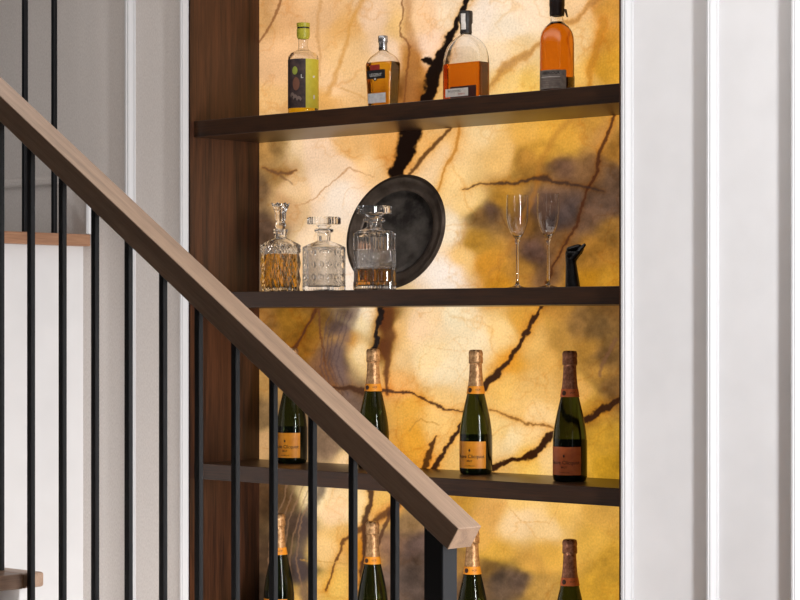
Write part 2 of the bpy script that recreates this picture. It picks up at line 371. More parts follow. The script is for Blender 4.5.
vein([(488, 409, 1.4), (510, 416, 2), (528, 424, 2), (550, 426, 1.6), (566, 436, 1.2)], (130, 84, 36), 2.5, 10, .7, .85, 2, seed=23)
vein([(544, 304, 2.5), (530, 326, 4), (520, 345, 4), (505, 365, 5), (489, 381, 7), (475, 402, 3), (462, 425, 3), (448, 446, 4), (438, 462, 5), (430, 480, 6)], (60, 32, 12), 3, 9, .5, 1, 4, seed=24)
vein([(436, 436, 2), (428, 455, 5), (424, 470, 6)], (70, 38, 14), 3, 9, .6, .95, 3, seed=25)
vein([(624, 399, 5), (605, 408, 7), (590, 417, 6), (570, 428, 5), (550, 436, 6), (540, 448, 7), (530, 456, 7), (514, 460, 5), (498, 466, 6), (480, 474, 6)], (56, 28, 10), 3, 8, .4, 1, 4, seed=26)
vein([(622, 104, 2.5), (612, 124, 3), (601, 148, 4), (597, 170, 4), (590, 185, 3), (582, 205, 2.4), (576, 225, 2.4), (566, 245, 2), (556, 262, 2), (546, 284, 1.6)], (76, 40, 22), 3, 12, .7, .9, 2, seed=27)
vein([(462, 190, 1), (480, 184, 2.5), (500, 184, 3), (520, 182, 3), (532, 180, 3), (541, 178, 6), (546, 178, 6), (552, 181, 3), (570, 184, 2.5), (585, 187, 2.5), (604, 191, 2)], (60, 42, 34), 2.4, 9, .9, .85, 2, seed=28)
vein([(262, 168, 2), (278, 174, 3), (288, 173, 3), (296, 171, 1.5)], (110, 74, 48), 2, 9, 1, .85, 1, seed=29)
vein([(280, 176, 2.5), (292, 184, 1.5)], (120, 80, 50), 2, 9, 1, .7, seed=30)
vein([(296, 206, .9), (318, 196, 1.2), (334, 181, 1.5), (348, 168, 1.4), (376, 178, .9)], (196, 142, 92), 3, 12, 1, .8, seed=31)
vein([(319, 304, 3), (308, 325, 2.5), (299, 342, 2.5), (291, 352, 4), (282, 368, 2)], (84, 46, 26), 2, 10, .7, .9, 1, seed=32)
vein([(318, 306, 2), (320, 330, 1.8), (326, 366, 1.5)], (104, 62, 36), 2, 10, .8, .85, seed=33)
vein([(371, 478, 7), (369, 505, 6), (366, 525, 8), (365, 560, 8), (360, 605, 7)], (66, 36, 18), 4, 10, .6, .95, 3, seed=34)
vein([(398, 506, 6), (385, 514, 7), (374, 522, 8), (362, 530, 6), (350, 536, 3), (342, 545, 2.5), (333, 568, 2), (325, 592, 2)], (92, 52, 22), 3, 10, .8, .9, 3, seed=35)
vein([(392, 510, 4), (384, 528, 4), (378, 545, 3)], (84, 48, 26), 3, 10, .8, .9, seed=36)
vein([(300, 560, 1), (326, 562, 1.2), (352, 563, 1)], (204, 150, 72), 2, 14, 1, .8, seed=37)
vein([(500, 214, 1.2), (505, 224, 1.2), (513, 232, 1)], (110, 72, 40), 2, 9, 1, .8, seed=38)
vein([(616, 340, 3), (606, 356, 4), (600, 375, 3)], (122, 84, 56), 4, 12, 1.4, .7, seed=39)
vein([(386, 330, 0), (440, 349, .8), (480, 352, .8)], (230, 180, 120), 3, 18, 1, .7, seed=40)
vein([(500, 500, .9), (520, 520, 1), (550, 522, .9), (560, 505, .8)], (222, 162, 84), 5, 16, 1, .7, seed=41)
vein([(455, 338, .8), (470, 360, .9), (455, 385, .8)], (238, 186, 120), 4, 16, 1, .6, seed=43)
vein([(410, 430, 1), (422, 420, 1.4), (440, 424, 1)], (196, 136, 54), 3, 14, 1, .8, seed=42)
col = np.clip(col, 0, 1.2)
nvt = nx * nz
co = np.zeros((nvt, 3)); ocx = (XL + XR) / 2
co[:, 0] = gx.ravel() - ocx; co[:, 2] = gz.ravel() - z0g
idx = np.arange(nvt).reshape(nz, nx)
fc = np.stack([idx[:-1, :-1], idx[:-1, 1:], idx[1:, 1:], idx[1:, :-1]], -1).reshape(-1, 4)
# a slab with real thickness: the front grid plus a back rectangle and four edges
b0 = nvt
corners = [(x0g - ocx, .02, 0), (x1g - ocx, .02, 0), (x1g - ocx, .02, z1g - z0g), (x0g - ocx, .02, z1g - z0g)]
co = np.vstack([co, corners])
bot = idx[0, :].tolist(); top = idx[-1, :].tolist(); lef = idx[:, 0].tolist(); rig = idx[:, -1].tolist()
me = bpy.data.meshes.new('onyx')
faces = fc.tolist() + [[b0, b0 + 3, b0 + 2, b0 + 1], bot[::-1] + [b0, b0 + 1], top + [b0 + 2, b0 + 3], lef + [b0 + 3, b0], rig[::-1] + [b0 + 1, b0 + 2]]
me.from_pydata(co.tolist(), [], faces)
at_ = me.color_attributes.new('stone', 'FLOAT_COLOR', 'POINT')
cc = np.ones((nvt + 4, 4)); cc[:nvt, :3] = col.reshape(-1, 3); cc[nvt:, :3] = .3
at_.data.foreach_set('color', cc.ravel().astype(np.float32))
mo = mat('backlit_onyx', (8, 6, 4), .3, spec=.15)
N, L, b = nodes(mo)
vc = N.new('ShaderNodeVertexColor'); vc.layer_name = 'stone'
tc = N.new('ShaderNodeTexCoord')
n1 = N.new('ShaderNodeTexNoise'); n1.inputs['Scale'].default_value = 190; n1.inputs['Detail'].default_value = 3
n2 = N.new('ShaderNodeTexVoronoi'); n2.feature = 'DISTANCE_TO_EDGE'; n2.inputs['Scale'].default_value = 13
n3 = N.new('ShaderNodeTexNoise'); n3.inputs['Scale'].default_value = 9; n3.inputs['Detail'].default_value = 3
ad = N.new('ShaderNodeVectorMath'); ad.operation = 'MULTIPLY_ADD'; ad.inputs[1].default_value = (.12, .12, .12)
L.new(tc.outputs['Object'], n1.inputs['Vector']); L.new(tc.outputs['Object'], n3.inputs['Vector'])
L.new(n3.outputs['Color'], ad.inputs[0]); L.new(tc.outputs['Object'], ad.inputs[2]); L.new(ad.outputs[0], n2.inputs['Vector'])
mr1 = N.new('ShaderNodeMapRange'); mr1.inputs['From Min'].default_value = .3; mr1.inputs['From Max'].default_value = .7; mr1.inputs['To Min'].default_value = .88; mr1.inputs['To Max'].default_value = 1.1
L.new(n1.outputs['Fac'], mr1.inputs[0])
mr2 = N.new('ShaderNodeMapRange'); mr2.inputs['From Min'].default_value = 0; mr2.inputs['From Max'].default_value = .035; mr2.inputs['To Min'].default_value = .955; mr2.inputs['To Max'].default_value = 1.0
L.new(n2.outputs['Distance'], mr2.inputs[0])
mu = N.new('ShaderNodeMath'); mu.operation = 'MULTIPLY'; L.new(mr1.outputs[0], mu.inputs[0]); L.new(mr2.outputs[0], mu.inputs[1])
vm = N.new('ShaderNodeVectorMath'); vm.operation = 'SCALE'; L.new(vc.outputs['Color'], vm.inputs[0]); L.new(mu.outputs[0], vm.inputs['Scale'])
L.new(vm.outputs[0], b.inputs['Emission Color']); b.inputs['Emission Strength'].default_value = 1.0
onyx = add_obj('onyx_panel', me, mo, None, (ocx, YB, z0g))
tag(onyx, 'backlit golden onyx slab with dark jagged veins filling the back of the niche', 'stone panel')

# ---- shelves
SH = [(2.0348, .0419), (1.590, .0404), (1.146, .0404), (.713, .0404)]
SL = ['dark oak shelf carrying the four spirit bottles, topmost in the niche',
      'dark oak shelf carrying the crystal decanters, pewter plate and flutes',
      'dark oak shelf with four champagne bottles, crossed by the handrail',
      'lowest dark oak shelf, below the frame, under the bottom champagne bottles']
for (z, th), lb in zip(SH, SL):
    o = box('shelf', XL + .0005 - ocx, XR - .0005 - ocx, 0, YB - .0008, -th, 0, M['shelf'], None, .0012, (ocx, 0, z))
    tag(o, lb, 'shelf', 'oak shelves in the niche')

# ------------------------------------------------------------------ champagne bottles
H = .2995; RB = .0393
champ = [(.0, .004), (.030, .002), (.036, .000), (.0385, .004), (RB, .010), (RB, .040), (RB, .080), (RB * .995, .096), (.0382, .108), (.0360, .124), (.0325, .143), (.0282, .163), (.0240, .181), (.0203, .197), (.0178, .212), (.0160, .228), (.0148, .245), (.0140, .262), (.0136, .280)]
def champ_r(z):
    for (r0, z0), (r1, z1) in zip(champ[3:-1], champ[4:]):
        if z0 <= z <= z1: return r0 + (r1 - r0) * (z - z0) / max(z1 - z0, 1e-6)
    return champ[-1][0]
meshes = {}
def champagne(px, y, z, rose, label):
    x = xat(px, y)
    t = thing('champagne_bottle', (x, y, z), label, 'champagne bottle', 'champagne bottles in the niche', R(17))
    if 'body' not in meshes:
        pr = [(.0002, .006), (.020, .005), (.033, .0), (.0372, .0016)] + smooth_prof(champ[4:], 4) + [(.010, .281), (.0002, .281)]
        meshes['body'] = lathe(pr, 64)
        fo = [(champ_r(.194) + .0006, .194)] + [(champ_r(zz) + .0009, zz) for zz in (.2, .21, .22, .235, .25, .262)] + [(.0146, .265), (.0166, .267), (.0172, .271), (.0170, .279), (.0163, .284), (.0172, .287), (.0170, .293), (.0150, .298), (.0100, H), (.0002, H)]
        rr = []
        n = 64
        for r_, z_ in fo:
            k = 0 if z_ < .262 else .0004
            rr.append([((r_ + k * math.sin(9 * 2 * PI * j / n + z_ * 800)) * math.cos(2 * PI * j / n), (r_ + k * math.sin(9 * 2 * PI * j / n + z_ * 800)) * math.sin(2 * PI * j / n), z_) for j in range(n)])
        meshes['foil'] = loft_mesh(rr)
        meshes['wire'] = None
    add_obj('glass_body', meshes['body'].copy(), M['green_glass'], t, smooth=True)
    fm = M['copper_foil'] if rose else M['gold_foil']; lm = M['salmon_label'] if rose else M['orange_label']
    add_obj('foil', meshes['foil'].copy(), fm, t, smooth=True, auto=50)
    # wire loop of the muselet under the cap
    wv = []; n = 48
    ring = []
    for j in range(n):
        a = 2 * PI * j / n; ring.append([((.0172 + .0006 * math.cos(b)) * math.cos(a), (.0172 + .0006 * math.cos(b)) * math.sin(a), .2685 + .0006 * math.sin(b)) for b in (0, PI / 2, PI, 3 * PI / 2)])
    v = [p for r_ in ring for p in r_]; f = []
    for j in range(n):
        k = (j + 1) % n
        for q in range(4): f.append((j * 4 + q, j * 4 + (q + 1) % 4, k * 4 + (q + 1) % 4, k * 4 + q))
    add_obj('wire_loop', mesh_of(v, f), M['wire'], t, smooth=True)
    fn = cyl_map(lambda v_: champ_r(v_) + .001)
    half = RB * R(60)
    lb = patch('front_label', cyl_map(lambda v_: RB), -half, half, .0155, .0800, lm, t, .0005, 32, 2)
    bl = patch('back_label', cyl_map(lambda v_: RB), RB * R(112), RB * R(262), .008, .094, M['black_label'], t, .0005, 32, 2)  # back label, enlarged so its black stands in for the dark punt
    bf = cyl_map(lambda v_: RB)
    text_on('lettering', 'Veuve Clicquot', .0118, bf, 0, .0440, M['ink'], t, .0008, .0001)
    text_on('lettering', 'BRUT', .0058, bf, 0, .0330, M['ink'], t, .0008, .0001)
    text_on('lettering', 'CHAMPAGNE', .0042, bf, 0, .0215, M['ink'], t, .0008)
    shape_patch('emblem', bf, [(.0030 * math.cos(2 * PI * j / 16) * (1 if j % 2 else .55), .0590 + .0045 * math.sin(2 * PI * j / 16) * (1 if j % 2 else .55)) for j in range(16)], M['ink'], t, .0008)
    nl = patch('neck_label', cyl_map(champ_r), -.058, .058, .1935, .2120, M['salmon_label'] if rose else M['orange_label'], t, .0016, 48, 4)
    cf = cyl_map(champ_r)
    shape_patch('seal', cf, ell(-.0057, .2025, .0080, .0088), lm, t, .0024)
    shape_patch('seal', cf, ell(-.0057, .2025, .0050, .0056), M['seal'], t, .0030)
    text_on('lettering', 'VCP', .0062, cf, .0120, .2030, M['ink'], t, .0022)
    return t
for a in [(291.8, .175, SH[2][0], 0, 'green champagne bottle with orange label behind the balusters, leftmost on the third shelf'),
          (373.2, .160, SH[2][0], 0, 'champagne bottle on the third shelf with its label hidden behind the handrail'),
          (475.8, .160, SH[2][0], 0, 'green champagne bottle with orange label standing right of the handrail on the third shelf'),
          (569.8, .115, SH[2][0], 1, 'champagne bottle with salmon label and copper foil on the third shelf'),
          (279.0, .170, SH[3][0], 0, 'champagne bottle with gold neck half behind a baluster, leftmost on the lowest shelf'),
          (372.5, .160, SH[3][0], 0, 'champagne bottle on the lowest shelf seen between balusters left of the newel post'),
          (472.3, .150, SH[3][0], 0, 'champagne bottle on the lowest shelf just below the cut end of the handrail'),
          (569.8, .115, SH[3][0], 1, 'copper-foiled champagne bottle at the right end of the lowest shelf')]:
    champagne(*a)

# ------------------------------------------------------------------ spirit bottles
def inner(pr, th): return [(max(r - th, .0003), z) for r, z in pr]
# lime-capped bottle
Z1 = SH[0][0]
t = thing('spirit_bottle', (xat(303.3, .12), .12, Z1), 'round clear bottle with lime-green cap and plum and lime label', 'bottle', 'spirit bottles on the top shelf', R(-6))
r1 = .0388
pr = [(.0003, .003), (.030, .002), (.036, 0), (r1, .003), (r1, .02), (r1, .08), (r1, .151), (r1 - .001, .157), (r1 - .006, .164), (.022, .169), (.0145, .173), (.0125, .180), (.0125, .218)]
ins = [(.0115, .216), (.0115, .180), (.0132, .174), (.0205, .167), (.0310, .160), (r1 - .0038, .152), (r1 - .003, .146), (r1 - .003, .02), (r1 - .005, .012), (.0003, .011)]
add_obj('glass_body', lathe(pr + ins, 64), M['glass'], t, smooth=True, auto=50)
add_obj('spirit', lathe([(.0003, .0108), (r1 - .0045, .0118), (r1 - .0026, .02), (r1 - .0026, .137), (.0003, .137)], 64), M['gold_liq'], t, smooth=True, auto=50)
add_obj('cap', lathe([(.0003, .205), (.0128, .205), (.0132, .200), (.0160, .206), (.0168, .210), (.0168, .226), (.0155, .2275), (.0155, .2305), (.0168, .232), (.0170, .2415), (.0003, .243)], 40), M['lime'], t, smooth=True, auto=40)
add_obj('cap_band', lathe([(.0157, .2272), (.0160, .2276), (.0160, .2305), (.0157, .2308)], 40), M['cork'], t, smooth=True, auto=40)
fn = cyl_map(lambda v: r1)
patch('front_label', fn, r1 * R(-100), r1 * R(59), .022, .1470, M['dark_label'], t, .0006, 40, 2)
patch('back_label', fn, r1 * R(59), r1 * R(150), .022, .1470, M['lime_label'], t, .0006, 30, 2)
shape_patch('printed_fruit', fn, ell(r1 * R(17), .117, .0078, .0105), M['fruit'], t, .001)
shape_patch('printed_figure', fn, ell(r1 * R(22), .083, .0095, .0170), M['brown_ink'], t, .001)
for k, (a, b_) in enumerate([(.0, .046), (.009, .040), (.019, .036)]):
    out = [(r1 * R(5) + a + .010 * math.cos(s), b_ - .006 + .022 * math.sin(s)) for s in [R(d) for d in range(40, 150, 10)]] + [(r1 * R(5) + a + .0055 * math.cos(s), b_ - .008 + .016 * math.sin(s)) for s in [R(d) for d in range(150, 30, -10)]]
    v = [fn(u, w_, .001) for u, w_ in out]; n_ = len(out) // 2
    me_ = bpy.data.meshes.new('arc'); me_.from_pydata(v, [], [(j, j + 1, len(out) - 2 - j, len(out) - 1 - j) for j in range(n_ - 1)])
    add_obj('printed_hoop', me_, M['taupe_ink'], t)
text_on('lettering', 'L', .014, fn, r1 * R(45), .1015, M['white_ink'], t, .0012)
shape_patch('printed_mark', fn, ell(r1 * R(92), .1015, .0035, .003), M['white_ink'], t, .0012)
shape_patch('printed_mark', fn, ell(r1 * R(93), .050, .0028, .006, 8), M['white_ink'], t, .0012)

# generic rectangular-section bottle
def rect_bottle(t, secs, th, lvl, liq, nseg=96, neck_ins=None):
    secs = smooth_prof(secs, 4)
    outer = [sring(z, hx, hy, p, nseg) for z, hx, hy, p in secs]
    innr = [sring(z, hx - th, hy - th, p, nseg) for z, hx, hy, p in secs if z > th * 2.2]
    bot_ = [sring(th * 2.2, secs[4][1] - th * 1.4, secs[4][2] - th * 1.4, secs[4][3], nseg)]
    rings = outer + innr[::-1] + bot_
    add_obj('glass_body', loft_mesh(rings), M['glass'], t, smooth=True, auto=45)
    q = th - .0004
    lr = [sring(th * 2.2 - .0003, secs[4][1] - th * 1.4, secs[4][2] - th * 1.4, secs[4][3], nseg)] + [sring(z, hx - q, hy - q, p, nseg) for z, hx, hy, p in secs if th * 2.2 < z < lvl]
    last = [s for s in secs if s[0] < lvl][-1]
    lr.append(sring(lvl, last[1] - q, last[2] - q, last[3], nseg))
    add_obj('spirit', loft_mesh(lr), liq, t, smooth=True, auto=45)
    return secs
def face_map(secs):
    def fn(u, v, off):
        for a, b_ in zip(secs[:-1], secs[1:]):
            if a[0] <= v <= b_[0]:
                k = (v - a[0]) / max(b_[0] - a[0], 1e-6); hx = a[1] + (b_[1] - a[1]) * k; hy = a[2] + (b_[2] - a[2]) * k; p = a[3] + (b_[3] - a[3]) * k
                break
        uu = min(abs(u / hx), .999)
        return (u, -hy * (1 - uu ** p) ** (1 / p) - off, v)
    return fn
# silver-capped tapered bottle
t = thing('spirit_bottle', (xat(383, .12), .12, Z1), 'small tapered clear bottle of golden whisky with silver cap and black and silver labels', 'bottle', 'spirit bottles on the top shelf', R(4))
secs = [(0, .030, .018, 5), (.003, .0345, .0215, 6), (.03, .0360, .0225, 6), (.07, .0385, .0240, 6), (.105, .0405, .0250, 6), (.118, .0405, .0248, 5), (.130, .0355, .0220, 3.4), (.139, .0255, .018, 2.4), (.146, .0145, .0125, 2), (.152, .0095, .0095, 2), (.160, .0090, .0090, 2), (.172, .0090, .0090, 2)]
ss = rect_bottle(t, secs, .0028, .119, M['gold_dark'])
fm = face_map(ss)
add_obj('cap', lathe([(.0003, .150), (.0100, .150), (.0104, .152), (.0106, .168), (.0122, .170), (.0124, .183), (.0112, .1855), (.0003, .186)], 32), M['silver'], t, smooth=True, auto=40)
box('cap_tab', -.005, .005, -.0112, -.0102, .150, .156, M['cork'], t)
patch('red_label', fm, -.020, .010, .099, .112, M['red_label'], t, .001)
shape_patch('black_label', fm, [(-.032, .098), (-.032, .078), (-.012, .077), (-.008, .072), (-.002, .072), (.002, .077), (.026, .077), (.026, .099), (0, .1005)], M['black_label'], t, .0008)
shape_patch('emblem', fm, ell(-.005, .077, .0028, .0028, 10), M['paper'], t, .0012)
patch('silver_label', fm, -.030, .026, .018, .042, M['silver_label'], t, .001)
text_on('lettering', 'LEGENT', .0105, fm, -.003, .0865, M['white_ink'], t, .0012)
# arched flask
t = thing('spirit_bottle', (xat(466, .12), .12, Z1), 'wide flat flask of orange bourbon with arched clear shoulders and small paper label', 'bottle', 'spirit bottles on the top shelf', R(0))
secs = [(0, .054, .0185, 9), (.003, .0575, .0220, 9), (.02, .0580, .0225, 9), (.06, .0580, .0225, 9), (.098, .0580, .0225, 8), (.118, .0560, .0220, 6), (.134, .0505, .0208, 5), (.146, .0420, .0190, 4), (.155, .0305, .0178, 3), (.161, .0210, .0155, 2.4), (.166, .0140, .0130, 2), (.172, .0125, .0125, 2), (.200, .0125, .0125, 2)]
ss = rect_bottle(t, secs, .0030, .096, M['orange_liq'])
fm = face_map(ss)
add_obj('stopper', lathe([(.0003, .168), (.0143, .168), (.0148, .170), (.0140, .176), (.0140, .190), (.0160, .193), (.0163, .218), (.0150, .2215), (.0003, .222)], 36), M['cork'], t, smooth=True, auto=40)
patch('stopper_strip', cyl_map(lambda v: .0146 if v < .192 else .0163), -.002, .010, .176, .214, M['paper'], t, .0006, 6, 6)
patch('maroon_label', fm, -.030, .050, .013, .040, M['maroon'], t, .0006, 30, 2)
patch('paper_label', fm, -.045, .026, .016, .0355, M['paper'], t, .001, 30, 2)
text_on('lettering', 'WOODFORD', .0068, fm, -.016, .0290, M['ink'], t, .0013)
text_on('lettering', 'RESERVE', .0054, fm, .006, .0215, M['red_ink'], t, .0013)
# round dark-necked bottle
t = thing('spirit_bottle', (xat(557, .12), .12, Z1), 'round bottle of deep amber whisky with black wax cap and grey label', 'bottle', 'spirit bottles on the top shelf', R(20))
r4 = .0398
pr = [(.0003, .003), (.030, .002), (.037, 0), (r4, .004), (r4, .02), (r4, .12), (r4 - .0008, .134), (r4 - .0045, .147), (r4 - .0125, .159), (.0200, .166), (.0155, .171), (.0148, .178), (.0148, .2)]
ins = [(.0130, .198), (.0130, .178), (.0138, .171), (.0183, .164), (r4 - .0152, .157), (r4 - .0075, .146), (r4 - .0038, .133), (r4 - .003, .12), (r4 - .003, .02), (r4 - .005, .011), (.0003, .010)]
pr = pr[:6] + smooth_prof(pr[6:12], 4) + pr[12:]
add_obj('glass_body', lathe(pr + ins, 64), M['glass'], t, smooth=True, auto=50)
add_obj('spirit', lathe([(.0003, .0098), (r4 - .0045, .0108), (r4 - .0026, .02), (r4 - .0026, .12), (r4 - .0034, .133), (r4 - .0071, .146), (r4 - .0148, .157), (.0187, .1636), (.0142, .170), (.0003, .170)], 64), M['orange_liq'], t, smooth=True, auto=50)
add_obj('wax_cap', lathe([(.0003, .186), (.0158, .186), (.0165, .184), (.0175, .19), (.0172, .205), (.0180, .207), (.0178, .232), (.0165, .236), (.0003, .236)], 40), M['foil_black'], t, smooth=True, auto=40)
vv = [(.016, -.002, .20), (.020, .006, .20), (.0245, .004, .181), (.0245, -.004, .180), (.018, -.002, .20), (.0215, .006, .20), (.0258, .004, .181), (.0258, -.004, .180)]
add_obj('wax_ribbon', mesh_of(vv, [(0, 1, 2, 3), (7, 6, 5, 4), (0, 4, 5, 1), (1, 5, 6, 2), (2, 6, 7, 3), (3, 7, 4, 0)]), M['foil_black'], t, rot=(0, 0, R(0)))
fn = cyl_map(lambda v: r4)
patch('front_label', fn, r4 * R(-62), r4 * R(49), .013, .056, M['grey_label'], t, .0006, 40, 2)
patch('back_label', fn, r4 * R(100), r4 * R(240), .013, .045, M['maroon'], t, .0006, 40, 2)
text_on('lettering', 'ABERLOUR', .0095, fn, -.004, .0490, M['ink'], t, .001, .0002, .95)
for z_ in (.040, .035, .030, .025, .020):
    patch('printed_line', fn, r4 * R(-45), r4 * R(28), z_ - .0007, z_ + .0007, M['paper'] if z_ in (.040,) else M['taupe_ink'], t, .001, 24, 1)

# ------------------------------------------------------------------ crystal decanters
def tri(x): x = x - math.floor(x); return 1 - abs(2 * x - 1)       # 0..1..0
def rring(z, hx, hy, p, n=64):
    out = []
    for j in range(n):
        a = 2 * PI * (j + .5) / n; c, s_ = math.cos(a), math.sin(a); r = (abs(c) ** p + abs(s_) ** p) ** (-1 / p)
        out.append((hx * r * c, hy * r * s_, z))
    return out
def decanter_mesh(s, zb, rows, disp, n=288, dz=.0011):
    """square body to height zb, cut by disp(u, side, z); rows = shoulder and neck sections (z, half, p)"""
    h = s / 2; rings = []
    k = max(2, int(zb / dz))
    for i in range(k + 1):
        z = zb * i / k; ring = []
        hh = h * (1 - .06 * max(0, 1 - z / .004))
        for x, y, _ in rring(z, hh, hh, 9, n):
            if abs(x) > abs(y): u = y / h; side = 0 if x > 0 else 1
            else: u = x / h; side = 2 if y > 0 else 3
            d = disp(u, side, z); r = math.hypot(x, y); ring.append((x * (1 - d / r), y * (1 - d / r), z))
        rings.append(ring)
    for z, hh, p in rows: rings.append(rring(z, hh, hh, p, n))
    return rings
def decanter(px, y, label, s, zb, disp, rows, lvl, liq, stop, rz, cav=.0095):
    t = thing('decanter', (xat(px, y), y, SH[1][0]), label, 'decanter', 'crystal decanters on the second shelf', rz)
    n = 288
    rings = decanter_mesh(s, zb, rows, disp, n)
    h = s / 2 - cav; top_ = rows[-1]
    inn = [rring(top_[0] - .0005, top_[1] * .62, top_[1] * .62, 2, n), rring(zb + .010, top_[1] * .55, top_[1] * .55, 2, n), rring(zb - .002, h * .8, h * .8, 4, n), rring(zb - .008, h, h, 7, n), rring(.014, h, h, 7, n), rring(.011, h * .9, h * .9, 7, n)]
    add_obj('crystal_body', loft_mesh(rings + inn), M['crystal'], t)
    if liq:
        q = h + .0003
        add_obj('spirit', loft_mesh([rring(.0107, q * .9, q * .9, 7, n), rring(.014, q, q, 7, n), rring(lvl, q, q, 7, n)]), liq, t)
    stop(t); return t
# tall one: crown stopper, diagonal cuts
def d1(u, side, z):
    v = z / .0375
    if z > .100: return .0034 * (1 - max(tri(3 * u + z / .012), tri(4 * u - z / .012)))
    return .0056 * (1 - tri((abs(u) * 1.2 + v * .55) * 1.6)) * .8 + .001 * (1 - tri(u * 6))
def s1(t):
    pr = smooth_prof([(.0085, .150), (.0095, .160), (.0140, .168), (.0150, .174), (.0130, .180), (.0115, .184), (.0150, .190), (.0155, .205), (.0200, .216), (.0260, .226)], 3)
    rr = []; n = 48
    for r_, z_ in pr:
        k = .14 if z_ > .18 else .05
        rr.append([(r_ * (1 - k * (1 - tri(8 * j / n))) * math.cos(2 * PI * j / n), r_ * (1 - k * (1 - tri(8 * j / n))) * math.sin(2 * PI * j / n), z_ + (.004 * tri(8 * j / n) if z_ > .22 else 0)) for j in range(n)])
    rr.append([(.006 * math.cos(2 * PI * j / n), .006 * math.sin(2 * PI * j / n), .222) for j in range(n)])
    add_obj('stopper', loft_mesh(rr), M['crystal'], t)
decanter(280.5, .115, 'tall square crystal decanter of golden whisky with flared crown stopper', .0810, .121, d1,
         [(.128, .032, 6), (.134, .024, 3), (.140, .0165, 2), (.146, .0150, 2), (.152, .0175, 2), (.158, .0200, 2), (.162, .0185, 2), (.163, .0150, 2)], .098, M['dec_gold'], s1, R(6))
# hobnail one
def d2(u, side, z):
    h = .0018 * (1 - .5 * tri(u * 6 + z / .0070) - .5 * tri(u * 6 - z / .0070))
    for cu_ in (-.62, 0, .62):
        for cz_ in (.034, .066, .098):
            d = math.hypot((u - cu_) * .0395, z - cz_)
            if d < .0085: h = .0022 - .0050 * math.sqrt(max(0, 1 - (d / .0085) ** 2)) + .0035 * max(0, 1 - (d / .0045) ** 2)
    if z < .014: h = .0030 * (1 - tri(u * 5))
    return h
def s2(t):
    n = 48
    def rg(r_, z_, k=0.): return [(r_ * (1 - k * (1 - tri(24 * j / n))) * math.cos(2 * PI * j / n), r_ * (1 - k * (1 - tri(24 * j / n))) * math.sin(2 * PI * j / n), z_) for j in range(n)]
    add_obj('stopper', loft_mesh([rg(.0105, .140), rg(.0105, .152), rg(.0105, .158), rg(.0200, .166), rg(.0405, .1685), rg(.0425, .1705, .05), rg(.0425, .184, .05), rg(.0405, .187), rg(.0003, .187)]), M['crystal'], t)
decanter(324, .105, 'empty square crystal decanter with round hobnail bosses and flat disc stopper', .0845, .111, d2,
         [(.118, .034, 5), (.124, .024, 2.6), (.128, .0165, 2), (.146, .0165, 2), (.150, .0235, 2), (.156, .0245, 2), (.158, .021, 2), (.159, .0155, 2)], .02, None, s2, R(3))
# banded one
def d3(u, side, z):
    if abs(z - .0985) < .0018 or abs(z - .0575) < .0018: return .0032
    if z > .100: return .0034 * (1 - tri(u * 3.5 + .5))
    if z > .057: return .0022 * (1 - .5 * tri(u * 7 + z / .0060) - .5 * tri(u * 7 - z / .0060)) - .0008
    if z > .022: return .0046 * (1 - tri(u * 2.5)) * (1 if z < .048 else max(0, (.057 - z) / .009))
    return .0030 * (1 - tri(u * 5))
def s3(t):
    n = 48
    def rg(r_, z_, k=0.): return [(r_ * (1 - k * (1 - tri(12 * j / n))) * math.cos(2 * PI * j / n), r_ * (1 - k * (1 - tri(12 * j / n))) * math.sin(2 * PI * j / n), z_) for j in range(n)]
    add_obj('stopper', loft_mesh([rg(.0105, .160), rg(.0105, .172), rg(.0115, .176), rg(.0250, .185), rg(.0410, .188), rg(.0432, .190, .06), rg(.0432, .203, .06), rg(.0415, .207), rg(.0003, .2075)]), M['crystal'], t)
decanter(374.6, .08, 'square crystal decanter with a little amber spirit, standing in front of the plate', .0810, .139, d3,
         [(.146, .034, 5), (.151, .024, 2.6), (.156, .0190, 2), (.166, .0190, 2), (.170, .0270, 2), (.176, .0275, 2), (.178, .0235, 2), (.179, .0155, 2)], .054, M['dec_amber'], s3, R(-4))

# ------------------------------------------------------------------ plate, flutes, carved fist
py_ = .192; zc_ = SH[1][0]
t = thing('pewter_plate', (xat(398.4, py_), py_ - .15 * math.sin(R(15)), zc_ + .0015), 'large round dark pewter charger leaning against the onyx', 'plate', rz=R(6))
rp = .1500
piv = Matrix.Rotation(R(-15), 4, 'X')
def plate_xf(me): 
    # disc built facing -y, standing on its edge, then leaned back
    me.transform(piv @ Matrix.Translation((0, 0, rp)) @ Matrix.Rotation(R(90), 4, 'X')); return me
rim = [(.108, .0015), (.112, .006), (.114, .0075), (.125, .0085), (.138, .0095), (.1395, .0115), (.143, .0118), (.1445, .0100), (.148, .0102), (rp, .0085), (.149, .006), (.140, .006), (.116, .004), (.110, -.002)]
add_obj('rim', plate_xf(lathe(rim, 96, False, False)), M['pewter'], t, smooth=True, auto=60)
well = [(.0003, 0), (.05, .0003), (.09, .0003), (.104, .0008), (.109, .003), (.1095, -.002), (.1, -.0025), (.0003, -.0025)]
add_obj('well', plate_xf(lathe(well, 96)), M['pewter_well'], t, smooth=True, auto=60)

